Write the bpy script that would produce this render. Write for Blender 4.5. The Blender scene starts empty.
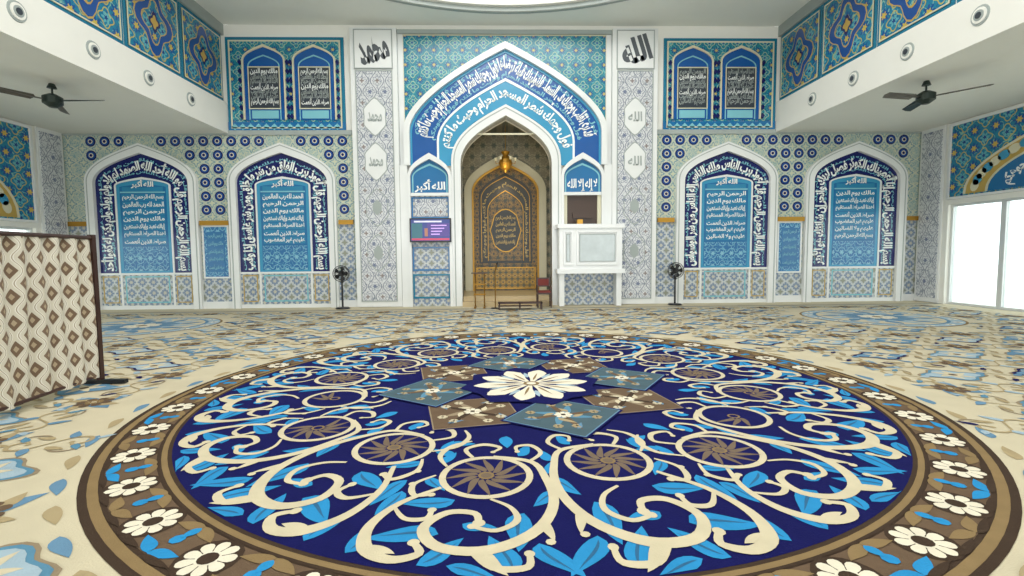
import bpy, math, random
from math import sin,cos,pi,atan,tan,sqrt,atan2,radians,hypot
from mathutils import Vector
random.seed(5)
SC=bpy.context.scene
SC.view_settings.view_transform='Standard'
YW=15.64; XL=-13.57; XR=13.3; ZC=8.67; ZS=5.41; XB=8.55

# ---------------------------------------------------------------- materials
def hx(h):
    h=h.lstrip('#'); r=[int(h[i:i+2],16)/255 for i in (0,2,4)]
    return tuple((c/12.92 if c<=.04045 else ((c+.055)/1.055)**2.4) for c in r)+(1,)
class X:
    nt=None
    def __init__(s,k): s.k=k
    @staticmethod
    def op(o,*a):
        n=X.nt.nodes.new('ShaderNodeMath'); n.operation=o
        for i,v in enumerate(a):
            if isinstance(v,X): X.nt.links.new(v.k,n.inputs[i])
            else: n.inputs[i].default_value=float(v)
        return X(n.outputs[0])
    def __add__(s,o): return X.op('ADD',s,o)
    def __radd__(s,o): return X.op('ADD',o,s)
    def __sub__(s,o): return X.op('SUBTRACT',s,o)
    def __mul__(s,o): return X.op('MULTIPLY',s,o)
    def __lt__(s,o): return X.op('LESS_THAN',s,o)
    def abs(s): return X.op('ABSOLUTE',s)
def base_mat(name,rough=.5,metal=0,spec=None):
    m=bpy.data.materials.new(name); m.use_nodes=True
    b=m.node_tree.nodes['Principled BSDF']; b.inputs['Roughness'].default_value=rough; b.inputs['Metallic'].default_value=metal
    if spec is not None: b.inputs['Specular IOR Level'].default_value=spec
    return m,m.node_tree,b
def mat(name,col,rough=.5,metal=0,var=.06,scale=3.0,bump=0,spec=None,emit=0):
    m,nt,b=base_mat(name,rough,metal,spec); c=hx(col)
    tc=nt.nodes.new('ShaderNodeTexCoord'); n=nt.nodes.new('ShaderNodeTexNoise'); n.inputs['Scale'].default_value=scale
    nt.links.new(tc.outputs['Object'],n.inputs['Vector'])
    mr=nt.nodes.new('ShaderNodeMapRange'); mr.inputs['To Min'].default_value=1-var; mr.inputs['To Max'].default_value=1+var
    nt.links.new(n.outputs['Fac'],mr.inputs['Value'])
    mx=nt.nodes.new('ShaderNodeVectorMath'); mx.operation='SCALE'; mx.inputs[0].default_value=c[:3]
    nt.links.new(mr.outputs[0],mx.inputs['Scale']); nt.links.new(mx.outputs[0],b.inputs['Base Color'])
    if bump:
        bp=nt.nodes.new('ShaderNodeBump'); bp.inputs['Strength'].default_value=bump; bp.inputs['Distance'].default_value=.01
        n2=nt.nodes.new('ShaderNodeTexNoise'); n2.inputs['Scale'].default_value=90
        nt.links.new(tc.outputs['Object'],n2.inputs['Vector']); nt.links.new(n2.outputs['Fac'],bp.inputs['Height']); nt.links.new(bp.outputs[0],b.inputs['Normal'])
    if emit:
        b.inputs['Emission Color'].default_value=c; b.inputs['Emission Strength'].default_value=emit
    return m
def pat(name,ax,cw,ch,base,layers,tendrils=(),rough=.25,off=(0,0)):
    m,nt,b=base_mat(name,rough); X.nt=nt
    tc=nt.nodes.new('ShaderNodeTexCoord'); sp=nt.nodes.new('ShaderNodeSeparateXYZ'); nt.links.new(tc.outputs['Object'],sp.inputs[0])
    u=X(sp.outputs[ax])+off[0]; v=X(sp.outputs['Z'])+off[1]
    lat={}
    def L(k):
        if k not in lat:
            qx=(X.op('FRACT',u*(1/cw)+.5*k)-.5)*cw; qy=(X.op('FRACT',v*(1/ch)+.5*k)-.5)*ch
            r=X.op('SQRT',qx*qx+qy*qy); th=X.op('ARCTAN2',qy,qx); lat[k]=(qx,qy,r,th)
        return lat[k]
    cur=None
    def mix(mask,col):
        nonlocal cur
        n=nt.nodes.new('ShaderNodeMix'); n.data_type='RGBA'
        nt.links.new(mask.k,n.inputs[0])
        if cur is None: n.inputs[6].default_value=hx(base)
        else: nt.links.new(cur,n.inputs[6])
        n.inputs[7].default_value=hx(col); cur=n.outputs[2]
    for (sc,w,col) in tendrils:
        n=nt.nodes.new('ShaderNodeTexNoise'); n.inputs['Scale'].default_value=sc; n.inputs['Detail'].default_value=.5
        nt.links.new(tc.outputs['Object'],n.inputs['Vector'])
        mix((X(n.outputs['Fac'])-.5).abs()<w,col)
    for ly in layers:
        k,kind=ly[0],ly[1]; qx,qy,r,th=L(k)
        if kind=='petal': _,_,r0,am,nn,col=ly; mix(r<(X.op('COSINE',th*nn)*am+r0),col)
        elif kind=='ring': _,_,r0,am,nn,w,col=ly; mix((r-(X.op('COSINE',th*nn)*am+r0)).abs()<w,col)
        elif kind=='dia': _,_,d,as_,col=ly; mix((qx.abs()+qy.abs()*as_)<d,col)
        elif kind=='dline': _,_,d,as_,w,col=ly; mix((qx.abs()+qy.abs()*as_-d).abs()<w,col)
        elif kind=='wave':
            _,_,am,w,col=ly; mix((qx.abs()-(X.op('COSINE',qy*(2*pi/ch))*am+cw*.25)).abs()<w,col)
        elif kind=='line': _,_,w,col=ly; mix(X.op('MINIMUM',qx.abs(),qy.abs())<w,col)
        elif kind=='edge': _,_,w,col=ly; mix(X.op('MINIMUM',qx.abs()*-1+cw/2,qy.abs()*-1+ch/2)<w,col)
    nt.links.new(cur,b.inputs['Base Color'])
    return m
# ---------------------------------------------------------------- mesh builder
class MB:
    def __init__(s,name,tf=None): s.name=name; s.v=[]; s.f=[]; s.mi=[]; s.mats=[]; s.tf=tf
    def m(s,mt):
        if mt not in s.mats: s.mats.append(mt)
        return s.mats.index(mt)
    def add(s,pts,faces,mt,raw=False):
        b=len(s.v)
        for p in pts: s.v.append(s.tf(*p) if (s.tf and not raw) else tuple(p))
        k=s.m(mt)
        for f in faces: s.f.append([b+i for i in f]); s.mi.append(k)
    def box(s,x0,x1,y0,y1,z0,z1,mt,raw=True):
        p=[(x,y,z) for x in (x0,x1) for y in (y0,y1) for z in (z0,z1)]
        s.add(p,[(0,1,3,2),(4,6,7,5),(0,4,5,1),(2,3,7,6),(0,2,6,4),(1,5,7,3)],mt,raw)
    def pbox(s,u0,u1,v0,v1,d0,d1,mt):   # panel box in wall coordinates (u,v,depth)
        s.box(u0,u1,v0,v1,d0,d1,mt,raw=False)
    def frame(s,u0,u1,v0,v1,t,d0,d1,mt):
        s.pbox(u0,u1,v0,v0+t,d0,d1,mt); s.pbox(u0,u1,v1-t,v1,d0,d1,mt)
        s.pbox(u0,u0+t,v0+t,v1-t,d0,d1,mt); s.pbox(u1-t,u1,v0+t,v1-t,d0,d1,mt)
    def plate(s,pts,d0,d1,mt):
        n=len(pts); s.add([(p[0],p[1],d1) for p in pts]+[(p[0],p[1],d0) for p in pts],
            [tuple(range(n))]+[(i,(i+1)%n,n+(i+1)%n,n+i) for i in range(n)],mt)
    def band(s,A,B,d0,d1,mt):
        n=len(A); P=[(p[0],p[1],d1) for p in A]+[(p[0],p[1],d1) for p in B]+[(p[0],p[1],d0) for p in A]+[(p[0],p[1],d0) for p in B]
        F=[]
        for i in range(n-1):
            F+=[(i,i+1,n+i+1,n+i),(i,i+1,2*n+i+1,2*n+i),(n+i,n+i+1,3*n+i+1,3*n+i)]
        s.add(P,F,mt)
    def cyl(s,p0,p1,r0,r1,mt,n=12):
        p0=Vector(p0);p1=Vector(p1);d=(p1-p0).normalized(); a=d.orthogonal().normalized(); b=d.cross(a)
        P=[p0+(a*cos(2*pi*i/n)+b*sin(2*pi*i/n))*r0 for i in range(n)]+[p1+(a*cos(2*pi*i/n)+b*sin(2*pi*i/n))*r1 for i in range(n)]
        s.add(P,[(i,(i+1)%n,n+(i+1)%n,n+i) for i in range(n)]+[tuple(range(n)),tuple(range(n,2*n))],mt,raw=True)
    def tube(s,pts,r,mt,n=5,closed=False):
        m=len(pts)
        for i in range(m if closed else m-1): s.cyl(pts[i],pts[(i+1)%m],r,r,mt,n)
    def build(s,parent=None,smooth=False):
        me=bpy.data.meshes.new(s.name); me.from_pydata(s.v,[],s.f)
        for mt in s.mats: me.materials.append(mt)
        me.polygons.foreach_set('material_index',s.mi)
        if smooth: me.polygons.foreach_set('use_smooth',[True]*len(s.f))
        me.update(); o=bpy.data.objects.new(s.name,me); SC.collection.objects.link(o)
        if parent: o.parent=parent
        return o
back=lambda u,v,d:(u,YW-d,v)
# ---------------------------------------------------------------- Arabic lettering
F={0x627:(0xFE8D,2),0x623:(0xFE83,2),0x625:(0xFE87,2),0x622:(0xFE81,2),0x628:(0xFE8F,4),0x629:(0xFE93,2),0x62A:(0xFE95,4),0x62B:(0xFE99,4),0x62C:(0xFE9D,4),0x62D:(0xFEA1,4),0x62E:(0xFEA5,4),0x62F:(0xFEA9,2),0x630:(0xFEAB,2),0x631:(0xFEAD,2),0x632:(0xFEAF,2),0x633:(0xFEB1,4),0x634:(0xFEB5,4),0x635:(0xFEB9,4),0x636:(0xFEBD,4),0x637:(0xFEC1,4),0x638:(0xFEC5,4),0x639:(0xFEC9,4),0x63A:(0xFECD,4),0x641:(0xFED1,4),0x642:(0xFED5,4),0x643:(0xFED9,4),0x644:(0xFEDD,4),0x645:(0xFEE1,4),0x646:(0xFEE5,4),0x647:(0xFEE9,4),0x648:(0xFEED,2),0x649:(0xFEEF,2),0x64A:(0xFEF1,4),0x621:(0xFE80,1),0x624:(0xFE85,2),0x626:(0xFE89,4)}
def shape(s):
    cs=[ord(c) for c in s]; out=[]; prev=False; i=0
    while i<len(cs):
        c=cs[i]
        if c not in F: out.append(chr(c)); prev=False; i+=1; continue
        if c==0x644 and i+1<len(cs) and cs[i+1] in (0x627,0x623,0x625,0x622):
            b={0x627:0xFEFB,0x623:0xFEF7,0x625:0xFEF9,0x622:0xFEF5}[cs[i+1]]
            out.append(chr(b+(1 if prev else 0))); prev=False; i+=2; continue
        base,n=F[c]; nx=i+1<len(cs) and cs[i+1] in F and F[cs[i+1]][1]>1
        if n==4: k=(3 if nx else 1) if prev else (2 if nx else 0); prev=True
        elif n==2: k=1 if prev else 0; prev=False
        else: k=0; prev=False
        out.append(chr(base+k)); i+=1
    return ''.join(reversed(out))
_tc={}
def tmesh(s,off):
    if (s,off) in _tc: return _tc[(s,off)]
    c=bpy.data.curves.new('t','FONT'); c.body=shape(s); c.size=1; c.offset=off; c.resolution_u=2; c.space_word=.55
    o=bpy.data.objects.new('t',c); SC.collection.objects.link(o)
    dg=bpy.context.evaluated_depsgraph_get(); dg.update()
    me=bpy.data.meshes.new_from_object(o.evaluated_get(dg))
    V=[(v.co.x,v.co.y) for v in me.vertices]; P=[tuple(p.vertices) for p in me.polygons]
    bpy.data.objects.remove(o); bpy.data.meshes.remove(me)
    xs=[v[0] for v in V]; ys=[v[1] for v in V]
    r=(V,P,min(xs),max(xs),min(ys),max(ys)); _tc[(s,off)]=r; return r
def text_path(mb,s,path,h,mt,d,off=.035):
    V,P,x0,x1,y0,y1=tmesh(s,off)
    L=[0]
    for i in range(1,len(path)): L.append(L[-1]+hypot(path[i][0]-path[i-1][0],path[i][1]-path[i-1][1]))
    tot=L[-1]; sx=tot/(x1-x0); sy=h/(y1-y0)
    nr=[]
    for i in range(len(path)):
        a=path[max(i-1,0)]; b=path[min(i+1,len(path)-1)]; l=hypot(b[0]-a[0],b[1]-a[1]) or 1
        nr.append((-(b[1]-a[1])/l,(b[0]-a[0])/l))
    out=[]
    for (x,y) in V:
        t=(x-x0)*sx; w=(y-(y0+y1)/2)*sy
        j=0
        while j<len(L)-2 and L[j+1]<t: j+=1
        f=(t-L[j])/((L[j+1]-L[j]) or 1)
        px=path[j][0]*(1-f)+path[j+1][0]*f; py=path[j][1]*(1-f)+path[j+1][1]*f
        nx=nr[j][0]*(1-f)+nr[j+1][0]*f; ny=nr[j][1]*(1-f)+nr[j+1][1]*f
        out.append((px+nx*w,py+ny*w,d))
    mb.add(out,P,mt)
def text_line(mb,s,u0,u1,v,h,mt,d,off=.035): text_path(mb,s,[(u0,v),(u1,v)],h,mt,d,off)
V1="قد نرى تقلب وجهك في السماء فلنولينك قبلة ترضاها فول وجهك شطر المسجد الحرام وحيث ما كنتم"
V2="فول وجهك شطر المسجد الحرام وحيث ما كنتم فولوا وجوهكم"
V3=["بسم الله الرحمن الرحيم قل هو الله أحد الله الصمد لم يلد ولم يولد ولم يكن له كفوا أحد","بسم الله الرحمن الرحيم قل أعوذ برب الفلق من شر ما خلق ومن شر غاسق إذا وقب","بسم الله الرحمن الرحيم قل أعوذ برب الناس ملك الناس إله الناس من شر الوسواس","بسم الله الرحمن الرحيم إنا أعطيناك الكوثر فصل لربك وانحر إن شانئك هو الأبتر"]
ROWS=["بسم الله الرحمن الرحيم","الحمد لله رب العالمين","الرحمن الرحيم","مالك يوم الدين","إياك نعبد وإياك نستعين","اهدنا الصراط المستقيم","صراط الذين أنعمت","عليهم غير المغضوب","عليهم ولا الضالين"]
# ---------------------------------------------------------------- elevation scale helpers (back wall, drawn to scale)
def Z(py): return 1.6+tan(atan((288-py)/490)-.0672)*YW
def U(dx,py=200): return dx*(15.6-(Z(py)-1.6)*.067)/490
def arch(cx,w,z0,zs,zp,n=14,k1=.48,k2=.5,k3=.74):
    h=zp-zs; P=[(w,zs),(w,zs+k1*h),(k2*w,zs+k3*h),(0,zp)]; pts=[]
    for i in range(n+1):
        t=i/n; a=(1-t)**3;b=3*t*(1-t)**2;c=3*t*t*(1-t);d=t**3
        pts.append((a*P[0][0]+b*P[1][0]+c*P[2][0]+d*P[3][0],a*P[0][1]+b*P[1][1]+c*P[2][1]+d*P[3][1]))
    return [(cx-w,z0)]+[(cx-x,z) for x,z in pts]+[(cx+x,z) for x,z in pts[-2::-1]]+[(cx+w,z0)]
def mid(A,B,t=.5): return [(a[0]*(1-t)+b[0]*t,a[1]*(1-t)+b[1]*t) for a,b in zip(A,B)]

# ---------------------------------------------------------------- material set
white=mat('white_marble','#dfe2e1',.22,var=.05,scale=1.5)
paint=mat('white_paint','#e6e6df',.7,var=.02)
ceilm=mat('ceiling_paint','#e6e9e3',.8,var=.02)
greytrim=mat('grey_trim','#9aa3a0',.5); insetm=mat('pale_grey_marble','#aab6b6',.12,var=.25,scale=4)
navy=mat('navy_tile','#141c5c',.2); deep=mat('deep_blue_tile','#1b4c92',.2); band_b=mat('royal_blue_tile','#19559a',.2); mid_b=mat('blue_tile','#1f6a9f',.22)
lblue=mat('light_blue_tile','#3a91b8',.22); rowb=mat('row_blue_tile','#2b80aa',.22); teal=mat('teal_tile','#1d7492',.25); cyan=mat('cyan_tile','#7cbcc8',.25)
ink=mat('white_lettering','#e9eeeb',.35,var=.01); dark=mat('charcoal_lettering','#4c5258',.5); creamt=mat('cream_tile','#d2ceb2',.3)
gold=mat('gold_trim','#b08532',.35,metal=.6); yel=mat('yellow_tile','#b89a48',.3); black=mat('black_plastic','#101214',.4); dgrey=mat('slate_tile','#343b44',.3)
pT=pat('turquoise_arabesque_tile','X',.44,.44,'#278394',[(0,'ring',.14,.028,4,.01,'#a8c09c'),(1,'petal',.085,.03,8,'#1e508a'),(1,'petal',.04,.015,6,'#c4b868'),(0,'petal',.07,.02,6,'#86b4a8'),(0,'petal',.035,.01,5,'#1f5c9c')],[(6,.025,'#68acb0'),(10,.025,'#1f628e')])
pTy=pat('turquoise_arabesque_tile_side','Y',.6,.5,'#1b7a9a',[(0,'ring',.18,.035,4,.014,'#b8ac58'),(1,'petal',.13,.04,8,'#174e90'),(1,'petal',.07,.02,6,'#c0ac50'),(0,'petal',.1,.035,6,'#5aa8b4'),(0,'petal',.045,.015,5,'#173f80')],[(4,.02,'#7cb4a4'),(8,.025,'#155e92')])
pG=pat('grey_lace_tile','X',.46,.66,'#cccfd1',[(0,'wave',.09,.012,'#6b7486'),(1,'ring',.13,.025,6,.01,'#7c8496'),(1,'petal',.06,.02,6,'#6c7690'),(0,'ring',.12,.02,8,.009,'#7c8494'),(0,'petal',.05,.02,4,'#857a78')],[(11,.035,'#989fa8')],.3)
pGy=pat('grey_lace_tile_side','Y',.46,.66,'#cccfd1',[(0,'wave',.09,.012,'#6b7486'),(1,'ring',.13,.025,6,.01,'#7c8496'),(1,'petal',.06,.02,6,'#6c7690'),(0,'ring',.12,.02,8,.009,'#7c8494')],[(11,.035,'#989fa8')],.3)
pC=pat('cream_green_mosaic_tile','X',.425,.42,'#a9b8ae',[(1,'ring',.1,.03,4,.012,'#5a8496'),(1,'petal',.05,.02,4,'#c4c6ac'),(0,'ring',.19,.01,8,.01,'#c8c8ae')],[(14,.05,'#7fa0a4'),(9,.03,'#c2c4aa')],.3,off=(-5.08+.2125,-5.18+.21))
pD=pat('grey_blue_dado_tile','X',.34,.34,'#a8b0b6',[(0,'petal',.12,.03,8,'#71849e'),(0,'ring',.15,.02,4,.01,'#c8ccc8'),(1,'petal',.07,.02,4,'#8a8f80'),(0,'petal',.05,.015,6,'#bdbcac')],[(12,.04,'#b9bebe')],.3)
pB=pat('blue_flower_panel_tile','X',.3,.4,'#2a6aa0',[(0,'ring',.13,.03,4,.01,'#7fb8cc'),(1,'petal',.06,.02,6,'#7fb8cc')],[(10,.035,'#5fa2c0')],.25)
pM=pat('gold_mihrab_tile','X',.3,.3,'#4c3c1a',[(0,'petal',.1,.03,8,'#85641f'),(1,'petal',.06,.02,6,'#26301e'),(0,'petal',.04,.01,6,'#242a20')],[(12,.035,'#8f7028')],.35)
pNa=pat('beige_niche_tile','Y',.4,.4,'#8a846e',[(0,'ring',.15,.03,6,.012,'#aaa488'),(1,'petal',.08,.02,6,'#60685a')],[(9,.04,'#949076')],.35)
pNx=pat('beige_niche_tile_x','X',.4,.4,'#8a846e',[(0,'ring',.15,.03,6,.012,'#aaa488'),(1,'petal',.08,.02,6,'#60685a')],[(9,.04,'#949076')],.35)
floorm=mat('cream_carpet','#c4bba1',.95,var=.12,scale=2,bump=.3,spec=.1)
def cm(n,c): return mat('carpet_'+n,c,.95,var=.14,scale=6,bump=.3,spec=.1)
cN=cm('navy','#13154f'); cB=cm('azure','#2c88bf'); cCr=cm('ivory','#c8bea2'); cT=cm('taupe','#665443'); cDT=cm('dark_brown','#41342a'); cG=cm('gold_brown','#86714f'); cS=cm('steel_blue','#6387a2'); cP=cm('pale_blue','#9bb0bc'); cW=cm('white','#ddd6c2'); cTe=cm('teal','#32648a'); cR=cm('rosette_brown','#716253'); cGr=cm('blue_grey','#4a5f68'); cSand=cm('sand','#a59573'); cSg=cm('soft_blue','#5886a0'); cLt=cm('light_taupe','#8f8069')

# ================================================================= ROOM SHELL
o=MB('floor'); o.box(XL-.3,XR+.3,-8,YW,-.2,0,floorm); o.build()
wm=1.42; zs=Z(165); zp=Z(117)
wb=MB('wall_back')
for s in (-1,1):
    a,b=sorted((s*wm,s*14.3)); wb.box(a,b,YW,YW+.45,-.2,ZC,paint)
A=arch(0,wm,0,zs,zp)
for i in range(1,len(A)-2):
    p,q=A[i],A[i+1]
    wb.add([(x,y,z) for y in (YW,YW+.45) for x,z in ((p[0],p[1]),(q[0],q[1]),(q[0],ZC),(p[0],ZC))],[(0,1,2,3),(4,5,6,7),(0,1,5,4)],paint)
wb.build()
HD={-1:2.5,1:3.0}
for nm,x,s in (('wall_left',XL,-1),('wall_right',XR,1)):
    w=MB(nm); a,b=sorted((x,x+s*.3))
    w.box(a,b,14.55,YW,-.2,ZC,paint); w.box(a,b,-8,5,-.2,ZC,paint); w.box(a,b,5,14.55,HD[s],ZC,paint); w.build()
w=MB('wall_front'); w.box(XL,XR,-8.3,-8,4.6,ZC,paint); w.box(XL,-11,-8.3,-8,-.2,4.6,paint); w.box(11,XR,-8.3,-8,-.2,4.6,paint)
for x in (-7,-2.4,2.4,7): w.box(x-.3,x+.3,-8.3,-8,-.2,4.6,paint)
w.build()
# ceiling with dome opening
cy,R=7.2,7.55; c=MB('ceiling'); n=72
ring=[(R*cos(2*pi*i/n),cy+R*sin(2*pi*i/n)) for i in range(n)]
def rect(px,py):
    dx,dy=px,py-cy; t=min((XB+.12)/abs(dx) if abs(dx)>1e-6 else 1e9,((YW-cy) if dy>0 else 15.2)/abs(dy) if abs(dy)>1e-6 else 1e9); return (dx*t,cy+dy*t)
for i in range(n):
    p,q=ring[i],ring[(i+1)%n]; P,Q=rect(*p),rect(*q)
    c.add([(p[0],p[1],ZC),(q[0],q[1],ZC),(Q[0],Q[1],ZC),(P[0],P[1],ZC)],[(0,1,2,3)],ceilm)
for (x,y) in ((-XB-.12,YW),(XB+.12,YW),(-XB-.12,-8),(XB+.12,-8)):
    c.add([(x,y,ZC+.002),(x*.55,y,ZC+.002),(x,cy+(y-cy)*.7,ZC+.002)],[(0,1,2)],ceilm)
c.build()
d=MB('ceiling_dome')
prof=[(R,ZC),(R,ZC+.12),(R-.12,ZC+.12),(R-.12,ZC+.9)]+[((R-.12)*cos(a*pi/2/10),ZC+.9+4.2*sin(a*pi/2/10)) for a in range(1,11)]
for j in range(len(prof)-1):
    for i in range(n):
        a0,a1=2*pi*i/n,2*pi*(i+1)/n; (r0,z0),(r1,z1)=prof[j],prof[j+1]
        d.add([(r0*cos(a0),cy+r0*sin(a0),z0),(r0*cos(a1),cy+r0*sin(a1),z0),(r1*cos(a1),cy+r1*sin(a1),z1),(r1*cos(a0),cy+r1*sin(a0),z1)],[(0,1,2,3)],greytrim if j<1 else paint)
for i in range(n):
    a0,a1=2*pi*i/n,2*pi*(i+1)/n
    d.add([((R+dr)*cos(a),cy+(R+dr)*sin(a),ZC-.03) for dr,a in ((0,a0),(0,a1),(.1,a1),(.1,a0))],[(0,1,2,3)],greytrim)
d.build()
# galleries (side balconies) with fascia
for s in (-1,1):
    g=MB('side_gallery'); xo=XL if s<0 else XR; a,b=sorted((s*(XB+.12),xo)); 
    g.box(a,b,-8,YW,ZS,ZC,paint)
    a,b=sorted((s*XB,s*(XB+.12))); g.box(a,b,-8,YW,ZS,6.33,paint)
    g.tf=(lambda u,v,d:(-(XB+.12)+d,u,v)) if s<0 else (lambda u,v,d:((XB+.12)-d,-u,v))
    y=YW-.05
    while y>2:
        u0,u1=(y-1.95,y) if s<0 else (-y,-y+1.95)
        g.pbox(u0,u1,6.36,8.35,0,.03,teal); g.pbox(u0+.08,u1-.08,6.45,8.25,0,.045,pTy)
        g.frame(u0+.08,u1-.08,6.45,8.25,.03,0,.055,creamt)
        uc=(u0+u1)/2
        for k,mt in ((1,yel),(.95,deep),(.66,yel),(.61,pTy),(.3,navy),(.2,yel)):
            pts=[]
            for i in range(32):
                t=2*pi*i/32; r=(.6+.13*cos(4*t))*k; pts.append((uc+r*.95*cos(t),7.35+r*1.15*sin(t)))
            g.plate(pts,0,.05+.006*(1.1-k),mt)
        y-=2.0
    g.pbox(*( (-8,YW) if s<0 else (-YW,8)),8.35,ZC,0,.1,greytrim)
    g.build()
    for y in (7.4,9.0,10.6,12.2,13.8):
        v=MB('round_air_vent'); x=s*XB
        for r0,dd,mt in ((.18,.02,greytrim),(.145,.035,paint),(.1,.045,greytrim),(.06,.055,dgrey)):
            v.cyl((x,y,5.88),(x-s*dd,y,5.88),r0,r0*.95,mt,20)
        v.build()

# ================================================================= BACK WALL TILEWORK
t=MB('wall_tile_cladding',back)
def side_zone(s):
    xo=(XL if s<0 else XR); a,b=sorted((s*4.75,xo))
    t.pbox(a,b,0,ZS,0,.02,pC); t.pbox(a,b,0,.22,0,.06,white); t.pbox(a,b,.22,.95,0,.03,pD)
    t.pbox(a,b,5.36,5.5,0,.06,greytrim)
side_zone(-1); side_zone(1)
zsA,zpA=Z(181),Z(143)
archs=[(-11.22,1.68),(-6.95,1.65),(7.0,1.62),(11.18,1.64)]
def inarch(x,z,mg):
    for cx,w in archs:
        if abs(x-cx)<w+mg:
            q=arch(cx,w,0,zsA,zpA); h=zsA
            for i in range(1,len(q)-2):
                if q[i][0]<=x<=q[i+1][0]: h=max(q[i][1],q[i+1][1])
            if z<h+mg: return True
    return False
def disc(cx,cz,r,d0,d1,mt,n=14): t.plate([(cx+r*cos(2*pi*i/n),cz+r*sin(2*pi*i/n)) for i in range(n)],d0,d1,mt)
z=5.18
while z>2.7:
    for s in (-1,1):
        x=5.08
        while x<13.15:
            if not inarch(s*x,z,.18):
                disc(s*x,z,.155,0,.028,navy); disc(s*x,z,.115,0,.032,deep); disc(s*x,z,.07,0,.036,creamt); disc(s*x,z,.045,0,.04,navy)
            x+=.425
    z-=.42
# pilaster panels between arches
for (a,b) in ((-9.48,-8.66),(8.68,9.48)):
    t.pbox(a,b,.22,2.62,0,.05,pD); t.pbox(a-.03,b+.03,2.6,2.74,0,.14,gold); t.pbox(a+.04,b-.04,1.0,2.55,0,.07,pB); t.frame(a,b,.95,2.6,.05,0,.085,white)
    t.pbox(a+.14,b-.14,1.15,2.4,0,.08,mid_b)
    for j in range(5): text_line(t,ROWS[2+j],a+.18,b-.18,2.26-j*.24,.17,cyan,.084,.02)
for (a,b) in ((-13.5,-12.95),(-5.25,-4.8),(4.8,5.33),(12.86,13.25)):
    t.pbox(a,b,.22,2.62,0,.04,pD); t.pbox(a,b,2.6,2.74,0,.12,gold)
t.build()
# big arched calligraphy panels
for k,(cx,w) in enumerate(archs):
    p=MB('arched_calligraphy_panel',back)
    O=arch(cx,w,0,zsA,zpA); I=arch(cx,w-.25,0,zsA-.03,zpA-.3); p.band(O,I,0,.16,white)
    O2=arch(cx,w-.06,0,zsA,zpA-.06); p.band(O2,arch(cx,w-.09,0,zsA,zpA-.09),.1,.165,greytrim)
    p.plate(arch(cx,w-.24,1.12,zsA-.03,zpA-.29),0,.05,navy)
    hb=.8
    J=arch(cx,hb,1.12,zsA-.1,Z(178)); J0=arch(cx,hb+.05,1.12,zsA-.1,Z(178)+.07); p.band(J0,J,0,.08,white)
    p.plate(J,0,.06,lblue); p.plate(arch(cx,hb-.1,1.2,zsA-.15,Z(178)-.15),0,.066,mid_b)
    # calligraphy along the band
    Ib=arch(cx,w-.28,1.2,zsA-.03,zpA-.34); m=mid(Ib,arch(cx,hb+.07,1.2,zsA-.1,Z(178)+.1))
    text_path(p,V3[k],m,.52,ink,.056,.042)
    text_path(p,V3[(k+1)%4],mid(Ib,m,.4),.16,cyan,.054,.03); text_path(p,V3[(k+2)%4],mid(Ib,m,1.55),.16,cyan,.0535,.03)
    # inner headpiece and rows
    hw=hb-.12
    p.plate(arch(cx,hw-.06,zsA-.28,zsA-.12,Z(178)-.25),0,.07,rowb)
    text_line(p,"الله أكبر",cx-hw*.5,cx+hw*.5,zsA-.05,.26,ink,.078)
    z=zsA-.42; j=k
    p.pbox(cx-hw,cx+hw,z+.1,z+.14,0,.075,cyan)
    while z>1.95:
        p.pbox(cx-hw+.04,cx+hw-.04,z-.14,z+.06,0,.069,rowb)
        text_line(p,ROWS[j%9],cx-hw*.92,cx+hw*.92,z-.04,.2,ink,.074,.022); z-=.225; j+=1
    p.pbox(cx-hw,cx+hw,1.2,z+.02,0,.072,pB)
    # dado
    p.pbox(cx-w+.22,cx+w-.22,.12,1.12,0,.065,pD); p.pbox(cx-w+.22,cx+w-.22,1.08,1.14,0,.09,white)
    for uu in (-hb-.02,hb-.03): p.pbox(cx+uu,cx+uu+.06,.12,1.12,0,.08,white)
    p.frame(cx-w+.32,cx-hb-.08,.2,1.04,.03,0,.07,yel); p.frame(cx+hb+.08,cx+w-.32,.2,1.04,.03,0,.07,yel); p.frame(cx-hw,cx+hw,.2,1.04,.04,0,.07,cyan)
    p.build()
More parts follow.
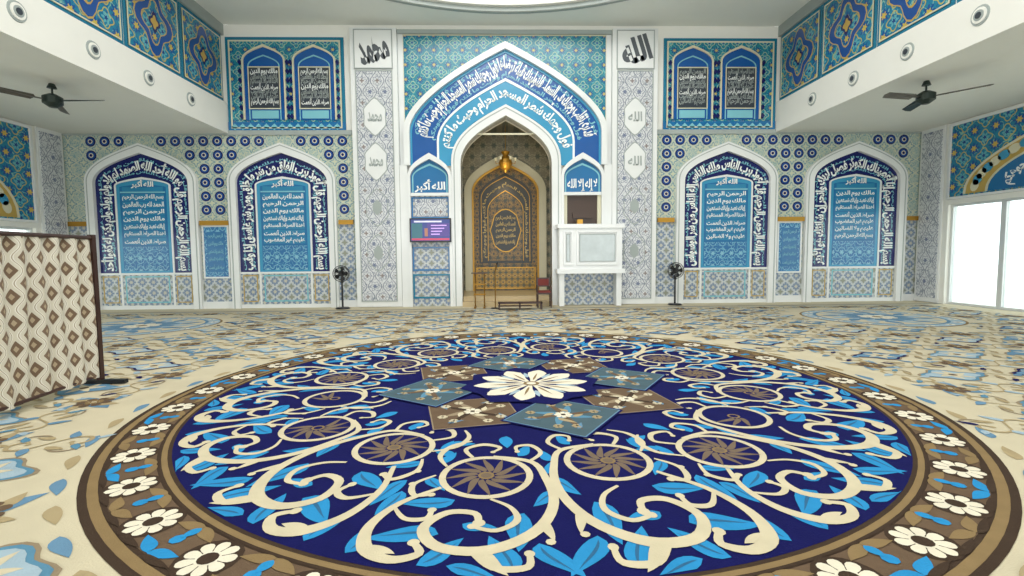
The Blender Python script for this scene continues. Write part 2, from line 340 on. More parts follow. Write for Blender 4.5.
# upper flank panels with calligraphy windows
for s in (-1,1):
    a,b=sorted((s*U(159,90),s*(XB-.02))); z0,z1=Z(131)-.02,Z(38)
    p=MB('upper_tile_panel',back); p.pbox(a,b,z0,z1,0,.03,teal); p.pbox(a+.1,b-.1,z0+.1,z1-.1,0,.045,pT); p.frame(a+.1,b-.1,z0+.1,z1-.1,.04,0,.06,creamt)
    p.pbox(a,b,z0,z0+.3,0,.05,mid_b); 
    x=a+.2
    while x<b-.1: 
        p.plate([(x-.1,z0+.15),(x,z0+.25),(x+.1,z0+.15),(x,z0+.05)],0,.06,cyan); x+=.24
    for kk,(q0,q1) in enumerate(((167,209),(216,258))):
        x0,x1=sorted((s*U(q0,90),s*U(q1,90))); cx=(x0+x1)/2; w=(x1-x0)/2; zb=Z(120)
        zsp,zpk=Z(62),Z(46)
        O=arch(cx,w,zb,zsp,zpk); I=arch(cx,w-.05,zb,zsp,zpk-.07); p.band(O,I,0,.1,creamt); p.plate(arch(cx,w-.04,zb,zsp,zpk-.06),0,.06,band_b)
        I2=arch(cx,w-.17,zb,zsp-.15,zpk-.3); p.band(I2,arch(cx,w-.2,zb,zsp-.15,zpk-.34),0,.08,cyan)
        p.pbox(cx-w+.2,cx+w-.2,zb+.35,zsp-.2,0,.07,dgrey); p.frame(cx-w+.17,cx+w-.17,zb+.32,zsp-.17,.03,0,.085,creamt)
        p.pbox(cx-w+.25,cx+w-.25,zb+.04,zb+.28,0,.07,cyan)
        zz=zsp-.33; j=kk*3+(s>0)*2
        while zz>zb+.42:
            text_line(p,ROWS[j%9],cx-w+.24,cx+w-.24,zz,.24,greytrim if j%3 else ink,.076,.03); zz-=.15; j+=1
        zz=zb+.1
        while zz<zsp+.2:
            for sx in (-1,1):
                xx=cx+sx*(w+.06); p.plate([(xx-.06,zz),(xx,zz+.09),(xx+.06,zz),(xx,zz-.09)],0,.105,navy)
            zz+=.27
    p.build()
# columns
for s,word in ((-1,"محمد"),(1,"الله")):
    a,b=sorted((s*U(104.6),s*U(149)));p=MB('tiled_pilaster',back)
    p.pbox(a,b,0.015,8.5,0,.22,white); p.pbox(a+.16,b-.16,.2,7.22,0,.235,pG); p.frame(a+.14,b-.14,.18,7.24,.03,0,.245,greytrim)
    p.pbox(a+.14,b-.14,7.3,8.42,0,.25,white); p.frame(a+.12,b-.12,7.28,8.44,.025,0,.27,greytrim)
    cx=(a+b)/2; 
    text_path(p,word,[(cx-.44,7.72),(cx+.44,7.98)],.78,dark,.256,.05)
    for zc in (5.85,4.5,3.1,1.7):
        pts=[(cx+.38*cos(2*pi*i/24)*(1-.12*cos(4*pi*i/24*2)),zc+.52*sin(2*pi*i/24)*(1+.14*cos(4*pi*i/24*2))) for i in range(24)]
        p.plate(pts,0,.24,greytrim); pt2=[(cx+(x-cx)*.92,zc+(z-zc)*.93) for x,z in pts]; p.plate(pt2,0,.244,white if zc>4 else pG)
        if zc>4: text_line(p,word,cx-.22,cx+.22,zc,.3,greytrim,.25,.03)
        else: p.plate([(cx+(x-cx)*.4,zc+(z-zc)*.4) for x,z in pts],0,.248,greytrim)
    p.build()
# ================================================================= MIHRAB
p=MB('mihrab_portal',back)
W=U(104.4); kb=dict(k1=.3,k2=.52,k3=.7); kc=dict(k1=.38,k2=.5,k3=.72)
zb=Z(166)
O=arch(0,U(100),zb,Z(132),Z(44),**kb); I=arch(0,U(94),zb,Z(132),Z(51),**kb)
for i in range(1,len(O)-2):
    (xa,za),(xb_,zb_)=O[i],O[i+1]
    p.add([(xa,za-.05,.03),(xb_,zb_-.05,.03),(xb_,8.45,.03),(xa,8.45,.03)],[(0,1,2,3)],pT)
for s in (-1,1):
    a,b=sorted((s*U(99.5),s*W)); p.pbox(a,b,zb,8.45,0,.05,white)
p.pbox(-W,W,8.38,8.5,0,.12,greytrim); p.frame(-W+.12,W-.12,Z(135),8.4,.05,0,.04,creamt)
p.band(O,I,0,.22,white)
B1=arch(0,U(92),zb,Z(133),Z(54),**kb); B2=arch(0,U(68),zb,Z(142),Z(79),**kc); B3=arch(0,U(66),zb,Z(142),Z(82),**kc)
B4=arch(0,U(51),zb,Z(155),Z(105)); B5=arch(0,U(54),0,Z(162),Z(106)); B6=arch(0,wm,0,zs,zp)
p.band(I,B1,0,.1,lblue); p.band(B1,B2,0,.07,band_b); p.band(B2,B3,0,.1,ink); p.band(B3,B4,0,.08,lblue)
p.band(B5,B6,-.3,.2,white); p.band(arch(0,U(54)-.07,0,Z(162),Z(106)-.08),arch(0,U(54)-.1,0,Z(162),Z(106)-.12),.15,.205,greytrim)
tr=lambda P,z0:[q for q in P if q[1]>z0]
mm=tr(mid(B1,B2,.48),Z(152)); text_path(p,V1,mm,.64,ink,.078,.04); text_path(p,V2,tr(mid(B1,B2,.16),Z(150)),.2,cyan,.075,.025); text_path(p,V2,tr(mid(B1,B2,.84),Z(150)),.2,cyan,.0755,.025)
m2=tr(mid(B3,B4),Z(158)); text_path(p,"فول وجهك شطر المسجد الحرام وحيث ما كنتم",m2,.5,ink,.088,.035)
# edge pilasters
br=mat('walnut_wood','#3e2a1c',.4)
for s in (-1,1):
    a,b=sorted((s*U(97),s*W)); p.pbox(a,b,0,zb,0,.2,white)
    a,b=sorted((s*U(54),s*U(97))); cx=(a+b)/2; w=(b-a)/2
    Ao=arch(cx,w,0,Z(178),Z(154)); Ai=arch(cx,w-.09,0,Z(178),Z(160)); p.band(Ao,Ai,0,.24,white)
    p.plate(arch(cx,w-.05,Z(194),Z(178),Z(158)),0,.12,mid_b); 
    text_line(p,"الله أكبر" if s<0 else "لا إله إلا الله",cx-w*.7,cx+w*.7,Z(186),.4,ink,.128,.03); p.band(arch(cx,w-.13,Z(194),Z(178),Z(164)),arch(cx,w-.17,Z(194),Z(178),Z(166)),0,.13,cyan)
    p.pbox(cx-w+.05,cx+w-.05,Z(196),Z(193),0,.18,white)
    if s<0:
        p.pbox(cx-w+.05,cx+w-.05,0,Z(196),0,.1,pD); p.frame(cx-w+.09,cx+w-.09,Z(218),Z(197),.05,0,.12,mid_b); p.pbox(cx-w+.2,cx+w-.2,Z(216),Z(199),0,.11,pG); p.frame(cx-w+.09,cx+w-.09,Z(270),Z(246),.06,0,.12,mid_b); p.frame(cx-w+.09,cx+w-.09,.25,Z(273),.06,0,.12,teal)
    else:
        p.pbox(cx-w+.05,cx+w-.05,0,1.2,0,.1,pD); p.pbox(cx-w+.05,cx+w-.05,1.2,Z(196),0,.03,br)
        p.pbox(cx-w+.09,cx-w+.2,2.4,Z(196),.03,.12,creamt); p.pbox(cx+w-.2,cx+w-.09,2.4,Z(196),.03,.12,creamt); p.pbox(cx-.3,cx+.3,2.75,2.9,.03,.12,br); p.frame(cx-w+.1,cx+w-.1,.25,1.0,.06,0,.12,teal)
p.build()
# niche interior
q=MB('mihrab_niche'); D2=YW+2.6
q.box(-1.75,-1.65,YW+.45,D2,0,6.1,pNa); q.box(1.65,1.75,YW+.45,D2,0,6.1,pNa); q.box(-1.75,1.75,D2,D2+.1,0,6.1,pNx); q.box(-1.75,1.75,YW+.45,D2+.1,6.0,6.1,pNx)
step=mat('beige_marble_step','#b8a47c',.3)
q.box(-1.65,1.65,YW+.45,D2,-.05,.3,step); q.box(-1.40,1.40,YW-.1,YW+.45,0,.3,step); q.box(-1.40,1.40,YW-.45,YW-.1,0,.15,step)
for zz in (1.2,2.6): q.box(-1.65,-1.6,YW+.45,D2,zz,zz+.08,gold); q.box(1.6,1.65,YW+.45,D2,zz,zz+.08,gold)
q.tf=lambda u,v,d:(u,D2-d,v)
G0=arch(0,1.5,.3,3.9,5.3); G1=arch(0,1.22,.3,3.9,4.95); G2=arch(0,1.16,.3,3.85,4.86)
q.band(G0,G1,0,.15,creamt); q.band(G1,G2,0,.2,gold); q.plate(G2,0,.05,pM)
grn=mat('dark_green_tile','#1a1d12',.35)
q.plate(arch(0,.98,1.3,3.7,4.6),0,.06,grn); q.band(arch(0,.9,1.36,3.65,4.48),arch(0,.88,1.36,3.65,4.45),0,.08,gold)
q.plate(arch(0,.62,1.4,3.2,3.9),0,.07,pM); q.band(arch(0,.66,1.38,3.22,3.97),arch(0,.64,1.4,3.2,3.94),0,.09,gold)
for k,mt in ((1,gold),(.95,grn)):
    q.plate([(.55*k*cos(2*pi*i/24)*(1+.06*cos(8*2*pi*i/24)),2.5+.8*k*sin(2*pi*i/24)) for i in range(24)],0,.1+.01*(1-k)*5,mt)
for j in range(5): text_line(q,ROWS[j],-.36,.36,2.95-j*.22,.19,yel,.112,.03)
mm=mid(arch(0,.84,1.5,3.6,4.38),arch(0,.68,1.5,3.3,4.02)); text_path(q,V2,mm,.16,yel,.085,.03)
pM2=pat('yellow_flower_tile','X',.22,.24,'#8a6c24',[(0,'petal',.07,.025,6,'#b8923a'),(1,'petal',.05,.02,4,'#3f4a34'),(0,'petal',.03,.01,6,'#2f3a34')],[],.35)
q.box(-1.1,1.1,.35,1.1,0,.07,pM2,raw=False); q.frame(-1.1,1.1,.35,1.15,.04,0,.1,gold)
q.build()
# hanging lamp in the niche
h=MB('hanging_mosque_lamp'); x,y=0,YW+1.3
h.cyl((x,y,5.99),(x,y,5.15),.012,.012,gold,6)
pf=[(5.15,.04),(5.1,.16),(4.98,.09),(4.85,.2),(4.7,.24),(4.55,.17),(4.48,.06),(4.4,.02)]
for i in range(len(pf)-1): h.cyl((x,y,pf[i][0]),(x,y,pf[i+1][0]),pf[i][1],pf[i+1][1],gold,14)
for k in range(6):
    a=k*pi/3; h.tube([(x+.2*cos(a),y+.2*sin(a),4.75),(x+.32*cos(a),y+.32*sin(a),4.7),(x+.34*cos(a),y+.34*sin(a),4.8)],.01,gold,5); h.cyl((x+.34*cos(a),y+.34*sin(a),4.8),(x+.34*cos(a),y+.34*sin(a),4.9),.035,.05,creamt,8)
h.build()
# minbar balcony
m_=MB('minbar_balcony'); x0,x1=1.58,3.5; y0,y1=YW-.75,YW-.25
m_.box(x0,x1,y0,y1,1.12,2.46,white); m_.box(x0-.06,x1+.06,y0-.06,y1,2.4,2.52,white); m_.box(x0-.08,x1+.08,y0-.08,y1,1.02,1.16,white)
for a,b in ((x0+.12,x0+.42),(x0+.52,x1-.12)):
    m_.tf=lambda u,v,d:(u,y0-d,v); m_.frame(a,b,1.28,2.32,.05,-.01,.04,white); m_.pbox(a+.09,b-.09,1.38,2.22,-.01,.012,insetm); m_.frame(a+.09,b-.09,1.38,2.22,.02,-.01,.025,greytrim)
for a in (x0,x1-.16): m_.box(a,a+.16,y0+.05,y1,0.015,1.05,white)
m_.box(x0+.16,x1-.16,YW-.3,YW-.25,0.015,1.02,pD); m_.box(x0+.55,x0+.72,y0+.02,y0+.2,2.52,2.66,gold)
m_.build()
# television
v=MB('television',back); cx=-U(75); v.pbox(cx-.64,cx+.64,2.02,2.76,.26,.32,black)
v.pbox(cx-.12,cx+.12,2.2,2.5,.12,.26,black)
scr=lambda n,c,e=.7:mat(n,c,.3,var=.3,scale=5,emit=e)
v.pbox(cx-.6,cx+.6,2.06,2.72,.32,.325,scr('screen_blue','#20306e')); v.pbox(cx-.1,cx+.58,2.2,2.6,.32,.328,scr('screen_violet','#3c2c74')); v.pbox(cx-.58,cx-.25,2.12,2.6,.32,.329,scr('screen_green','#1c5460'))
v.pbox(cx-.5,cx+.35,2.63,2.68,.32,.33,scr('screen_white','#b8b8d0')); v.pbox(cx-.58,cx+.58,2.08,2.14,.32,.331,scr('screen_red','#a83050')); v.pbox(cx-.18,cx-.08,2.2,2.45,.32,.332,scr('screen_skin','#8a5a48'))
for i in range(4): v.pbox(cx+.02,cx+.5-.07*i,2.52-.09*i,2.55-.09*i,.32,.333,scr('screen_line','#b898d8'))
v.build()
# ================================================================= SIDE WALL PANELS AND DOORS
alum=mat('white_aluminium','#d4d8d8',.4,metal=.2)
gm=bpy.data.materials.new('door_glass'); gm.use_nodes=True; nt=gm.node_tree; nt.nodes.clear()
ou=nt.nodes.new('ShaderNodeOutputMaterial'); tr_=nt.nodes.new('ShaderNodeBsdfTransparent'); gl=nt.nodes.new('ShaderNodeBsdfGlossy'); gl.inputs['Roughness'].default_value=.05; mx=nt.nodes.new('ShaderNodeMixShader'); mx.inputs[0].default_value=.08
tr_.inputs[0].default_value=(.93,.97,.96,1); nt.links.new(tr_.outputs[0],mx.inputs[1]); nt.links.new(gl.outputs[0],mx.inputs[2]); nt.links.new(mx.outputs[0],ou.inputs[0])
dn=0
for s,x in ((-1,XL),(1,XR)):
    tf=(lambda u,v,d:(XL+d,u,v)) if s<0 else (lambda u,v,d:(XR-d,-u,v))
    g=(lambda y:y) if s<0 else (lambda y:-y)
    hb_=HD[s]+.2; hz=hb_+.05
    p=MB('arched_wall_mural',tf); a,b=sorted((g(6.4),g(14.5)))
    p.pbox(a,b,hb_,5.3,0,.04,pTy); p.frame(a-.06,b+.06,hb_-.06,5.36,.07,0,.08,white)
    c0=g(10.35); AA=arch(c0,3.7,hz,hz+.05,5.2); BB=arch(c0,3.05,hz,hz+.03,4.75)
    p.plate(AA,0,.05,creamt); p.plate(arch(c0,3.62,hz,hz+.05,5.12),0,.053,yel)
    p.plate(BB,0,.056,creamt); p.plate(arch(c0,2.97,hz,hz+.03,4.68),0,.062,mid_b); p.plate(arch(c0,1.9,hz,hz+.03,4.1),0,.066,pTy)
    Q=mid(AA,BB); 
    for i in range(2,len(Q)-2):
        dx_,dy_=Q[i+1][0]-Q[i-1][0],Q[i+1][1]-Q[i-1][1]; l_=hypot(dx_,dy_); dx_/=l_;dy_/=l_
        p.plate([(Q[i][0]+.17*cos(t_*pi/6)*dx_-.12*sin(t_*pi/6)*dy_,Q[i][1]+.17*cos(t_*pi/6)*dy_+.12*sin(t_*pi/6)*dx_) for t_ in range(12)],0,.064,lblue if i%2 else creamt)
    Q2=mid(arch(c0,2.97,hz+.05,hz+.1,4.68),arch(c0,1.9,hz+.05,hz+.1,4.1)); text_path(p,V2,Q2[1:-1],.4,ink,.066,.04)
    p.build()
    p=MB('tiled_pilaster',tf); a,b=sorted((g(14.72),g(15.55))); p.pbox(a,b,0.015,ZS,0,.05,white); p.pbox(a+.07,b-.07,.15,5.3,0,.07,pGy); p.build()
    for y in (5,6.6,8.2,9.8,11.4,13.0):
        dn+=1; dd=MB('door_%d'%dn,tf); a,b=sorted((g(y),g(min(y+1.6,14.55))))
        dd.frame(a,b,0,HD[s],.07,-.2,-.1,alum); dd.pbox(a+.07,b-.07,.07,HD[s]-.07,-.155,-.145,gm)
        dd.build()
gr=MB('exterior_ground'); gm2=mat('concrete','#dcdad2',.9); gr.box(-60,XL-.3,-20,60,-.4,-.15,gm2); gr.box(XR+.3,60,-20,60,-.4,-.15,gm2); gr.build()

# ================================================================= CARPET
LZ=.0012
class CP(MB):
    kk=0
    def add(s,pts,faces,mt,raw=False):
        s.kk+=1; dz=(s.kk%36)*3e-5
        MB.add(s,[(p[0],p[1],p[2]+dz) for p in pts],faces,mt,raw)
    def poly(s,pts,l,mt): n=len(pts); s.add([(x,y,.003+l*LZ) for x,y in pts],[tuple(range(n))],mt,raw=True)
    def fan(s,c,pts,l,mt):
        n=len(pts); s.add([(c[0],c[1],.003+l*LZ)]+[(x,y,.003+l*LZ) for x,y in pts],[(0,i+1,(i+1)%n+1) for i in range(n)],mt,raw=True)
    def circ(s,x,y,r,l,mt,n=24): s.fan((x,y),[(x+r*cos(2*pi*i/n),y+r*sin(2*pi*i/n)) for i in range(n)],l,mt)
    def ring(s,x,y,r0,r1,l,mt,n=32):
        P=[(x+r*cos(2*pi*i/n),y+r*sin(2*pi*i/n),.003+l*LZ) for r in (r0,r1) for i in range(n)]
        s.add(P,[(i,(i+1)%n,n+(i+1)%n,n+i) for i in range(n)],mt,raw=True)
    def rib(s,pts,w,l,mt,sub=6,T=None,cap=.35):
        P=[pts[0]]+list(pts)+[pts[-1]]; C=[]
        for i in range(1,len(P)-2):
            for j in range(sub):
                t=j/sub; a,b,c_,d_=P[i-1],P[i],P[i+1],P[i+2]
                C.append(tuple(.5*((2*b[k])+(-a[k]+c_[k])*t+(2*a[k]-5*b[k]+4*c_[k]-d_[k])*t*t+(-a[k]+3*b[k]-3*c_[k]+d_[k])*t**3) for k in (0,1)))
        C.append(pts[-1]); n=len(C); A=[];B=[]
        for i in range(n):
            a=C[max(i-1,0)];b=C[min(i+1,n-1)];L=hypot(b[0]-a[0],b[1]-a[1]) or 1; nx,ny=-(b[1]-a[1])/L,(b[0]-a[0])/L
            t=i/(n-1); ww=(w[0]*(1-2*t)+w[1]*2*t) if t<.5 else (w[1]*(2-2*t)+w[2]*(2*t-1)); ww/=2
            A.append((C[i][0]+nx*ww,C[i][1]+ny*ww));B.append((C[i][0]-nx*ww,C[i][1]-ny*ww))
        if T: A=[T(*p) for p in A];B=[T(*p) for p in B]
        z=.003+l*LZ
        s.add([(x,y,z) for x,y in A+B],[(i,i+1,n+i+1,n+i) for i in range(n-1)],mt,raw=True)
        if cap and w[2]>.02:   # rounded curl end
            e=C[-1]; r=w[2]*.95; cc=[(e[0]+r*cos(2*pi*i/10),e[1]+r*sin(2*pi*i/10)) for i in range(10)]
            if T: cc=[T(*p) for p in cc]
            s.poly(cc,l,mt)
    def leaf(s,x,y,a,L,w,l,mt,bend=.2,T=None,n=8):
        P=[];Q=[]
        for i in range(n+1):
            t=i/n; cx_=L*t; cy_=bend*L*sin(pi*t*.5)*t; ww=w/2*sin(pi*t**.75)
            P.append((cx_,cy_+ww));Q.append((cx_,cy_-ww))
        def R_(p): q=(x+p[0]*cos(a)-p[1]*sin(a),y+p[0]*sin(a)+p[1]*cos(a)); return T(*q) if T else q
        z=.003+l*LZ; P=[R_(p) for p in P];Q=[R_(p) for p in Q]
        s.add([(u,v,z) for u,v in P+Q],[(i,i+1,n+1+i+1,n+1+i) for i in range(n)],mt,raw=True)
    def petal(s,x,y,a,L,w,l,mt,r0=.1,notch=0.0,tip=.35):
        pr=[(r0,.12),(.35,.42),(.6,.85),(.78,1),(.92,.45+tip),(1.0,tip)]
        pts=[(t*L,h*w/2) for t,h in pr]+([((1-notch)*L,0)] if notch else [])+[(t*L,-h*w/2) for t,h in reversed(pr)]
        s.poly([(x+p*cos(a)-q*sin(a),y+p*sin(a)+q*cos(a)) for p,q in pts],l,mt)
    def daisy(s,x,y,r,n,l,mt,mc,rot=0,rc=.28,wf=1.0):
        for i in range(n): s.petal(x,y,rot+2*pi*i/n,r,2*pi*r*.78/n*.88*wf,l,mt)
        s.circ(x,y,r*.45,l,mt,12); s.circ(x,y,r*rc,l+1,mc,12)
    def swirl(s,x,y,r,n,l,mt,sg=1,rot=0):
        for i in range(n):
            a=rot+2*pi*i/n; s.leaf(x+.22*r*cos(a),y+.22*r*sin(a),a,r*.8,r*.25,l,mt,.65*sg)
        s.circ(x,y,r*.2,l,mt,10)
cx0,cy0=.12,5.9
c=CP('carpet_medallion')
c.circ(cx0,cy0,4.17,0,cDT,128); c.ring(cx0,cy0,4.06,4.12,1,cG,128); c.ring(cx0,cy0,3.72,4.03,1,cT,128)
c.circ(cx0,cy0,3.71,2,cDT,128); c.ring(cx0,cy0,3.65,3.69,3,cG,128); c.circ(cx0,cy0,3.62,3,cN,128)
for k in range(36):
    a=2*pi*k/36; x,y=cx0+3.88*cos(a),cy0+3.88*sin(a); c.circ(x,y,.175,2,cDT,16); c.daisy(x,y,.15,9,3,cW,cDT,a,.36)
    b=a+pi/36
    def T(u,v,b=b): return (cx0+u*cos(b)-v*sin(b),cy0+u*sin(b)+v*cos(b))
    for sg in (-1,1):
        c.leaf(3.72,0,sg*.95,.2,.085,4,cG,.3*sg,T) ; c.leaf(4.02,0,pi-sg*.9,.2,.085,4,cB if k%2 else cG,-.3*sg,T)
        c.leaf(3.76,sg*.02,sg*1.5,.14,.05,3,cDT,0,T)
    c.circ(*T(3.87,0),.045,4,cB,8); c.leaf(3.74,0,0,.12,.07,5,cB,0,T)
for k in range(72):
    a=2*pi*k/72; c.leaf(cx0+4.03*cos(a),cy0+4.03*sin(a),a+pi/2-.15,.26,.05,4,cDT,.2)
# 16-fold arabesque
N=16
for k in range(N):
    a=2*pi*(k+.5)/N; sg=1 if k%2 else -1
    RR=2.50 if k%2 else 2.28; us=(3.57-RR)/1.03
    def T(u,v,a=a,sg=sg,RR=RR,us=us):
        v=v*sg*(1+ (u)*.10); u=u*us if u>.3 else (u if u<=0 else u*(1+(us-1)*u/.3)); r=min(RR+u,3.6); return (cx0+r*cos(a)-v*sin(a),cy0+r*sin(a)+v*cos(a))
    X0,Y0=T(0,0)
    c.circ(X0,Y0,.33,5.5,cN,24); c.ring(X0,Y0,.29,.34,6,cCr,36); c.swirl(X0,Y0,.265,12,6,cR,sg,k*.3); c.ring(X0,Y0,.04,.06,7,cG,12)
    c.rib([(-.33,-.02),(-.28,.30),(-.02,.43),(.3,.5),(.62,.42),(.84,.2),(.86,-.06),(.7,-.2),(.52,-.12),(.5,.04),(.6,.09)],(.045,.08,.04),7,cCr,5,T)
    c.rib([(.22,-.26),(.45,-.44),(.72,-.5),(.93,-.42),(1.0,-.26),(.93,-.14),(.84,-.2)],(.03,.08,.035),7,cCr,5,T)
    c.rib([(.32,.1),(.4,.24),(.54,.3),(.66,.2),(.64,.06)],(.02,.045,.03),7,cCr,5,T)
    c.rib([(.5,-.46),(.62,-.34),(.6,-.22),(.5,-.22)],(.02,.045,.03),7,cCr,5,T)
    c.rib([(.86,.1),(.98,.24),(.95,.4),(.84,.4)],(.03,.05,.03),7,cCr,5,T)
    c.rib([(.05,-.36),(.2,-.46),(.34,-.4),(.32,-.29)],(.02,.045,.028),7,cCr,5,T)
    c.leaf(.86,.1,1.3,.26,.1,7,cCr,-.4,T); c.leaf(.5,.46,-.2,.2,.08,7,cCr,.5,T); c.leaf(.9,-.42,.9,.16,.08,7,cCr,.4,T)
    for (u_,v_,a_,L_,w_,bd) in ((.45,.33,-.3,.36,.17,.35),(.74,-.1,-1.7,.36,.17,.4),(1.0,.34,-2.9,.32,.14,.3),(.36,-.12,-.9,.32,.15,-.4),(1.02,-.12,2.3,.3,.12,.3),(.16,.52,-.9,.24,.11,.3),(.74,.44,.3,.3,.15,.5),(1.0,.02,1.5,.3,.1,-.2),(.3,-.5,.2,.3,.12,-.3),(.98,-.5,2.8,.26,.11,.3),(.08,-.4,.5,.24,.1,.3),(.62,0,1.2,.2,.1,.3)):
        c.leaf(u_,v_,a_,L_,w_,5,cB,bd,T); c.leaf(u_+.03*cos(a_),v_+.03*sin(a_),a_,L_*.75,w_*.14,5.8,cTe,bd,T)
    c.rib([(-.29,-.18),(-.44,-.28),(-.56,-.16),(-.52,.0),(-.42,-.04)],(.03,.055,.025),7,cCr,5,T)
    c.rib([(-.1,-.33),(-.28,-.45),(-.5,-.42),(-.62,-.28)],(.02,.055,.02),7,cCr,5,T)
    c.rib([(-.28,.28),(-.46,.36),(-.6,.26),(-.56,.14),(-.46,.16)],(.03,.05,.025),7,cCr,5,T)
    c.leaf(-.38,.18,2.6,.24,.11,5,cB,.3,T); c.leaf(-.3,-.36,-2.4,.22,.11,5,cB,.3,T); c.leaf(-.1,.42,2.6,.24,.1,5,cB,.3,T); c.leaf(-.15,-.38,-3.0,.22,.1,5,cB,-.3,T)
    c.circ(*T(.72,.5),.03,7,cCr,8); c.circ(*T(.2,-.47),.03,7,cCr,8)
# central star of squares
def pl(r,a): return (cx0+r*cos(a),cy0+r*sin(a))
for k in range(8):
    th=pi*k/4+.2; ev=k%2; base_l=8 if ev else 14
    mx_,my_=pl(1.2,th); hd=.64
    Qd=[(mx_+hd*cos(th+j*pi/2),my_+hd*sin(th+j*pi/2)) for j in range(4)]
    sc=lambda f:[(mx_+(q_[0]-mx_)*f,my_+(q_[1]-my_)*f) for q_ in Qd]
    A_,B_=(cT,cCr) if ev else (cGr,cSand)
    c.poly(sc(1.0),base_l,cN); c.poly(sc(.95),base_l+1,cLt if ev else cS); c.poly(sc(.92),base_l+2,A_)
    for j in range(4):
        an=th+pi/4+j*pi/2; c.leaf(mx_,my_,an,.32,.09,base_l+3,cLt if ev else cSg,.3); c.leaf(mx_+.1*cos(an),my_+.1*sin(an),an+.9,.2,.07,base_l+3,B_,.5); c.leaf(mx_,my_,an+pi/4,.44,.06,base_l+3,cDT if ev else cT,.1)
        for q_ in (-.45,.2): c.daisy(mx_+.33*cos(an+q_*1.6),my_+.33*sin(an+q_*1.6),.05,6,base_l+4,B_,cDT)
        c.leaf(mx_+.4*cos(an+pi/4),my_+.4*sin(an+pi/4),an+pi/4+2.2,.16,.05,base_l+4,cS,.4)
    c.daisy(mx_,my_,.09,8,base_l+4,cW,cDT)
    c.leaf(*pl(1.72,th+pi/8),th+pi/8,.26,.12,6,cB,.2)
P8=[]
for k in range(16): P8.append(pl(.88 if k%2==0 else .74,.2+pi*k/8))
c.fan((cx0,cy0),P8,20,cN)
for k in range(10):
    a=2*pi*k/10+.1; c.petal(cx0,cy0,a,.70,.25,21,cW,.05,0,.1)
    c.leaf(cx0+.16*cos(a),cy0+.16*sin(a),a,.36,.03,23,cG,0)
    c.leaf(cx0+.3*cos(a+pi/10),cy0+.3*sin(a+pi/10),a+pi/10,.26,.07,20.5,cP,0)
c.circ(cx0,cy0,.1,23,cG,12); c.circ(cx0,cy0,.06,24,cW,12)
c.build()
# side medallions
for sx in (-8.7,9.0):
    m_=CP('small_carpet_medallion'); x,y=sx,11.7
    m_.circ(x,y,1.65,0,cG,64); m_.circ(x,y,1.6,1,cP,64); m_.circ(x,y,1.35,2,cS,64); m_.circ(x,y,1.28,3,cCr,64)
    for k in range(16):
        a=2*pi*k/16; m_.leaf(x+.75*cos(a),y+.75*sin(a),a,.5,.26,4,cS if k%2 else cP,.3); m_.daisy(x+1.47*cos(a),y+1.47*sin(a),.1,8,3,cW,cDT)
    m_.circ(x,y,.8,4,cP,32); m_.daisy(x,y,.75,12,5,cS,cTe); m_.daisy(x,y,.4,8,7,cW,cG); m_.build()
# field ornament
fd=CP('carpet_field_ornament')
def clear(x,y,r):
    if hypot(x-cx0,y-cy0)<4.2+r: return False
    if min(hypot(x+8.7,y-11.7),hypot(x-9.0,y-11.7))<1.68+r: return False
    return XL+.1+r<x<XR-.1-r and -1<y<YW-.8-r
CW=1.22; f_=.82
for i in range(-12,13):
    for j in range(-1,13):
        x=i*CW+.1; y=.6+j*CW
        if clear(x,y,.34):
            for k in range(4):
                a=pi/2*k+pi/4; fd.leaf(x,y,a,.44*f_,.2*f_,0,cS,.2); fd.leaf(x,y,a+.2,.3*f_,.06,1,cTe,.2)
                fd.leaf(x+.1*cos(a),y+.1*sin(a),a+pi/4,.3*f_,.11,1,cSand,.1)
            fd.daisy(x,y,.18,8,2,cT,cW); fd.daisy(x,y,.09,6,4,cG,cCr)
        for ox,oy in ((.5,0),(0,.5)):
            X1,Y1=x+CW*ox,y+CW*oy
            if clear(X1,Y1,.3):
                for sg in (-1,1):
                    b=0 if ox else pi/2
                    def T(u,v,b=b,X1=X1,Y1=Y1,sg=sg): u*=sg*f_; v*=sg*f_; return (X1+u*cos(b)-v*sin(b),Y1+u*sin(b)+v*cos(b))
                    fd.rib([(0,0),(.12,.16),(.28,.18),(.36,.06),(.28,-.04),(.2,.03)],(.02,.045,.03),1,cSand,4,T)
                    fd.rib([(.05,-.1),(.2,-.22),(.36,-.2),(.42,-.08)],(.015,.03,.015),1,cLt,4,T)
                    fd.leaf(.1,.14,1.6,.22,.12,2,cS if (i+j)%2 else cP,.4,T); fd.leaf(.3,-.02,-1.3,.2,.09,2,cN if (i+j)%3==0 else cSg,.4,T); fd.leaf(.05,-.1,-.6,.24,.09,2,cSand,.3,T)
                    fd.leaf(.38,.14,.4,.16,.08,2,cP,.3,T)
        X1,Y1=x+CW/2,y+CW/2
        if clear(X1,Y1,.38):
            w,h=.34,.2
            pts=lambda f:[(X1+f*w*cos(2*pi*q_/32)*(1+.18*cos(8*pi*q_/32)),Y1+f*1.2*h*sin(2*pi*q_/32)*(1+.18*cos(8*pi*q_/32))) for q_ in range(32)]
            fd.fan((X1,Y1),pts(1.12),0,cLt); fd.fan((X1,Y1),pts(1.02),1,cN if (i+j)%3==0 else cSg); fd.fan((X1,Y1),pts(.88),2,cS if (i+j)%2 else cP)
            for k in range(6): fd.leaf(X1,Y1,pi/3*k,.22,.09,3,cCr,.3)
            fd.circ(X1,Y1,.05,4,cT,8)
for k in range(54):
    a=2*pi*k/54; x,y=cx0+4.27*cos(a),cy0+4.27*sin(a)
    fd.leaf(x,y,a+1.3,.3,.1,0,cSand if k%2 else cS,.3)
